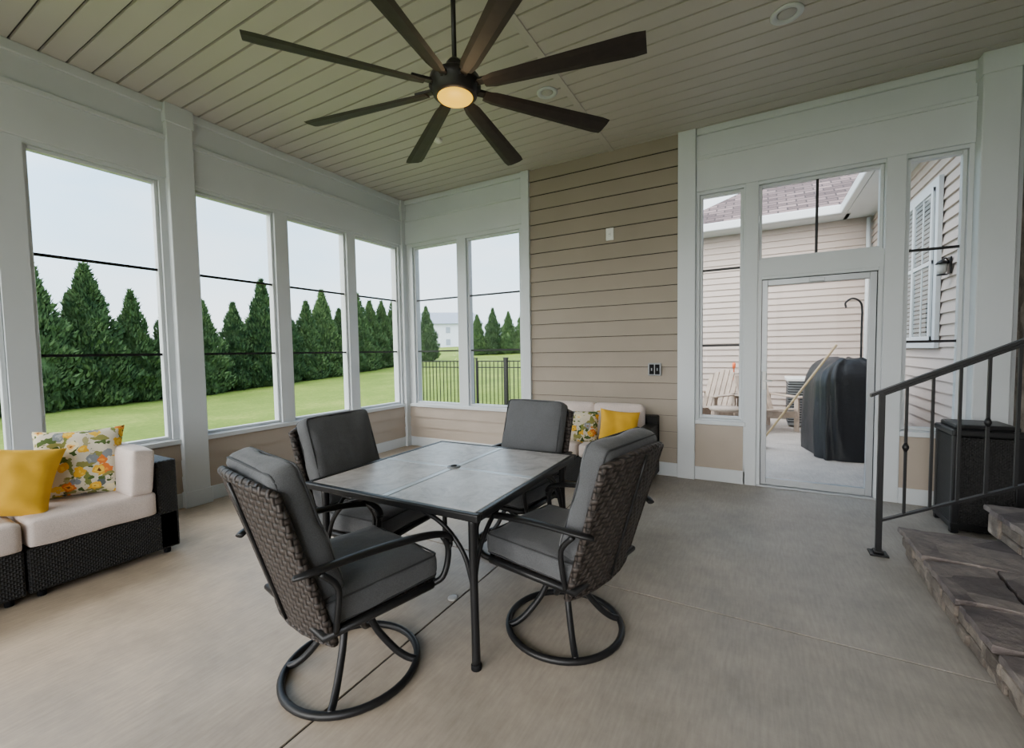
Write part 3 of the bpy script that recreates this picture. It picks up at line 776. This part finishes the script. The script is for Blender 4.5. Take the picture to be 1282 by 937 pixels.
# grill cover
b=MB();V=[];F=[];nz=22;na=64
for i in range(nz+1):
    t=i/nz;z=1.24*t
    sx=.36*(1.06-.10*t);sy=.55*(1.05-.10*t)
    if t>.72: q=(t-.72)/.28;sx*=math.sqrt(max(.0,1-q**2.4*.86));sy*=1-.28*q**2
    for j in range(na):
        a=2*pi*j/na;c_,s_=math.cos(a),math.sin(a);e=.42
        f=1+.045*(1-t)*math.sin(11*a+3*math.sin(2*z))+.025*math.sin(17*a+z*3)+.02*math.sin(5*z+2*a)
        V.append((sx*f*math.copysign(abs(c_)**e,c_),sy*f*math.copysign(abs(s_)**e,s_),z+(.02*math.sin(5*a) if t>.9 else 0)))
for i in range(nz):
    for j in range(na): F.append((i*na+j,i*na+(j+1)%na,(i+1)*na+(j+1)%na,(i+1)*na+j))
F.append(tuple(nz*na+j for j in range(na)));b.add(V,F,'cover',True)
b.done('covered_grill',(.98,7.12,0),math.radians(8))
b=MB();b.tube([(.08,6.95,.12),(.46,6.62,.80),(.82,6.42,1.42)],.014,'broom',8)
V=[(-.02,-.14,0),(.04,-.14,0),(.04,.14,0),(-.02,.14,0),(.0,-.09,.16),(.03,-.09,.16),(.03,.09,.16),(.0,.09,.16)]
b.add(V,[(0,3,2,1),(4,5,6,7),(0,1,5,4),(1,2,6,5),(2,3,7,6),(3,0,4,7)],'bristle',X=TR(.01,7.0,0.03,0,math.radians(22),math.radians(-20)))
b.done('push_broom')
b=MB();b.tube([(0,0,-.0),(0,0,1.6),(0,0,1.95),(-.03,0,2.07),(-.12,0,2.12),(-.2,0,2.06),(-.19,0,1.98)],.014,'black',8,5);b.done('shepherds_hook',(1.36,8.3,0))
b=MB();b.box(-.32,.32,-.32,.32,.02,.80,'gray',.02);b.box(-.35,.35,-.35,.35,.80,.86,'plastic',.015)
for i in range(16): b.box(-.325,.325,-.325,.325,.08+i*.044,.095+i*.044,'dark')
b.done('air_conditioner',(.80,9.35,0))
# adirondack chairs
b=MB()
for i in range(6):
    x=-.25+i*.1;b.box(x-.042,x+.042,-.012,.012,0,.78-.05*abs(i-2.5),'wood',.006,X=TR(0,-.18,.30,math.radians(22),0,0))
for i in range(6): b.box(-.27,.27,-.2+i*.1,-.115+i*.1,.29+.015*i,.31+.015*i,'wood',.005)
for s_ in(-1,1):
    b.box(s_*.36-.06,s_*.36+.06,-.42,.42,.56,.585,'wood',.008);b.box(s_*.33-.015,s_*.33+.015,.28,.37,0,.56,'wood',.005)
    b.box(s_*.29-.014,s_*.29+.014,-.50,.40,.18,.29,'wood',.005,X=TR(0,0,0,math.radians(8),0,0));b.box(s_*.33-.015,s_*.33+.015,-.40,-.32,.0,.56,'wood',.005)
b.box(-.33,.33,-.40,-.37,.5,.56,'wood',.005)
ad=b.done('adirondack_chair',(-.75,8.7,0),math.radians(150));copy(ad,(.12,8.62,0),math.radians(215))
b=MB();b.lathe([(.24,.40),(.26,.42),(.26,.45),(.0,.45)],'wood',24)
for k in range(4):
    a=pi/4+k*pi/2;b.box(.2*math.cos(a)-.02,.2*math.cos(a)+.02,.2*math.sin(a)-.02,.2*math.sin(a)+.02,0,.41,'wood',.004)
b.done('patio_side_table',(-.42,7.75,0))
b=MB();b.lathe([(.035,0),(.035,.02),(.012,.03),(.012,1.0),(.03,1.02),(.03,1.10),(.01,1.12)],'orange',12);b.done('tiki_torch',(-.40,9.6,0))
# ------------------------------------------------------------------ world, lights
w=bpy.data.worlds.new('World');bpy.context.scene.world=w;w.use_nodes=True;nt=w.node_tree
bg=nt.nodes['Background']
tc=nt.nodes.new('ShaderNodeTexCoord');s=nt.nodes.new('ShaderNodeSeparateXYZ');L(nt,tc.outputs['Generated'],s.inputs[0])
mp=nt.nodes.new('ShaderNodeMapping');mp.inputs['Scale'].default_value=(1,1,3);L(nt,tc.outputs['Generated'],mp.inputs[0])
n=N(nt,'ShaderNodeTexNoise',Scale=1.6,Detail=5.,Roughness=.5);L(nt,mp.outputs[0],n.inputs['Vector'])
gr=ramp(nt,s.outputs[2],[(.0,(.80,.93,1.0)),(.6,(.34,.57,.92)),(.25,(.48,.74,1.0))])
cl=ramp(nt,n.outputs['Fac'],[(.42,(0,0,0)),(.68,(.85,.85,.85))])
mx=nt.nodes.new('ShaderNodeMix');mx.data_type='RGBA';L(nt,cl,mx.inputs[0]);L(nt,gr,mx.inputs[6]);mx.inputs[7].default_value=(.93,.97,1,1)
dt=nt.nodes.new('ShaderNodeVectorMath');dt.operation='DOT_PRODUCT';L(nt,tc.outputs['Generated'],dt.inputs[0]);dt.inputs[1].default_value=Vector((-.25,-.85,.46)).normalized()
gl=math_(nt,'POWER',math_(nt,'MAXIMUM',dt.outputs['Value'],0.),1.5)  # added bright sky region behind the camera, there to light the interior
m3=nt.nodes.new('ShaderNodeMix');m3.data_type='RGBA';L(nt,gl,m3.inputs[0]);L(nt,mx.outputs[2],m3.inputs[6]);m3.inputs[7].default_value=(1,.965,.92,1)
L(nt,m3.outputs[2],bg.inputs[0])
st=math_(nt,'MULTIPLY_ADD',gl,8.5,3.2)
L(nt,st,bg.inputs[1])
sd=bpy.data.lights.new('sun','SUN');sd.energy=1.8;sd.angle=math.radians(30);sd.color=(1,.96,.9)
so=bpy.data.objects.new('sun',sd);SC.objects.link(so);so.rotation_euler=(math.radians(38),0,math.radians(-60))
pl=bpy.data.lights.new('fan_lamp','POINT');pl.energy=3;pl.color=(1,.7,.38);pl.shadow_soft_size=.08
po=bpy.data.objects.new('fan_lamp',pl);SC.objects.link(po);po.location=(-1.439,1.978,2.60)
# ------------------------------------------------------------------ camera
yaw,pit,rol,f=math.radians(29.42),math.radians(2.91),math.radians(-.97),545.2
F0=Vector((-math.sin(yaw),math.cos(yaw),0));R0=Vector((math.cos(yaw),math.sin(yaw),0));U0=Vector((0,0,1))
Fv=F0*math.cos(pit)-U0*math.sin(pit);Uv=U0*math.cos(pit)+F0*math.sin(pit)
Rv=R0*math.cos(rol)+Uv*math.sin(rol);U2=-R0*math.sin(rol)+Uv*math.cos(rol)
cd=bpy.data.cameras.new('camera');cam=bpy.data.objects.new('camera',cd);SC.objects.link(cam)
Mx=Matrix((Rv,U2,-Fv)).transposed().to_4x4();Mx.translation=Vector((0,0,1.4));cam.matrix_world=Mx
cd.sensor_fit='HORIZONTAL';cd.sensor_width=36;cd.lens=f/1282*36;cd.clip_end=600;cd.clip_start=.05
bpy.context.scene.camera=cam
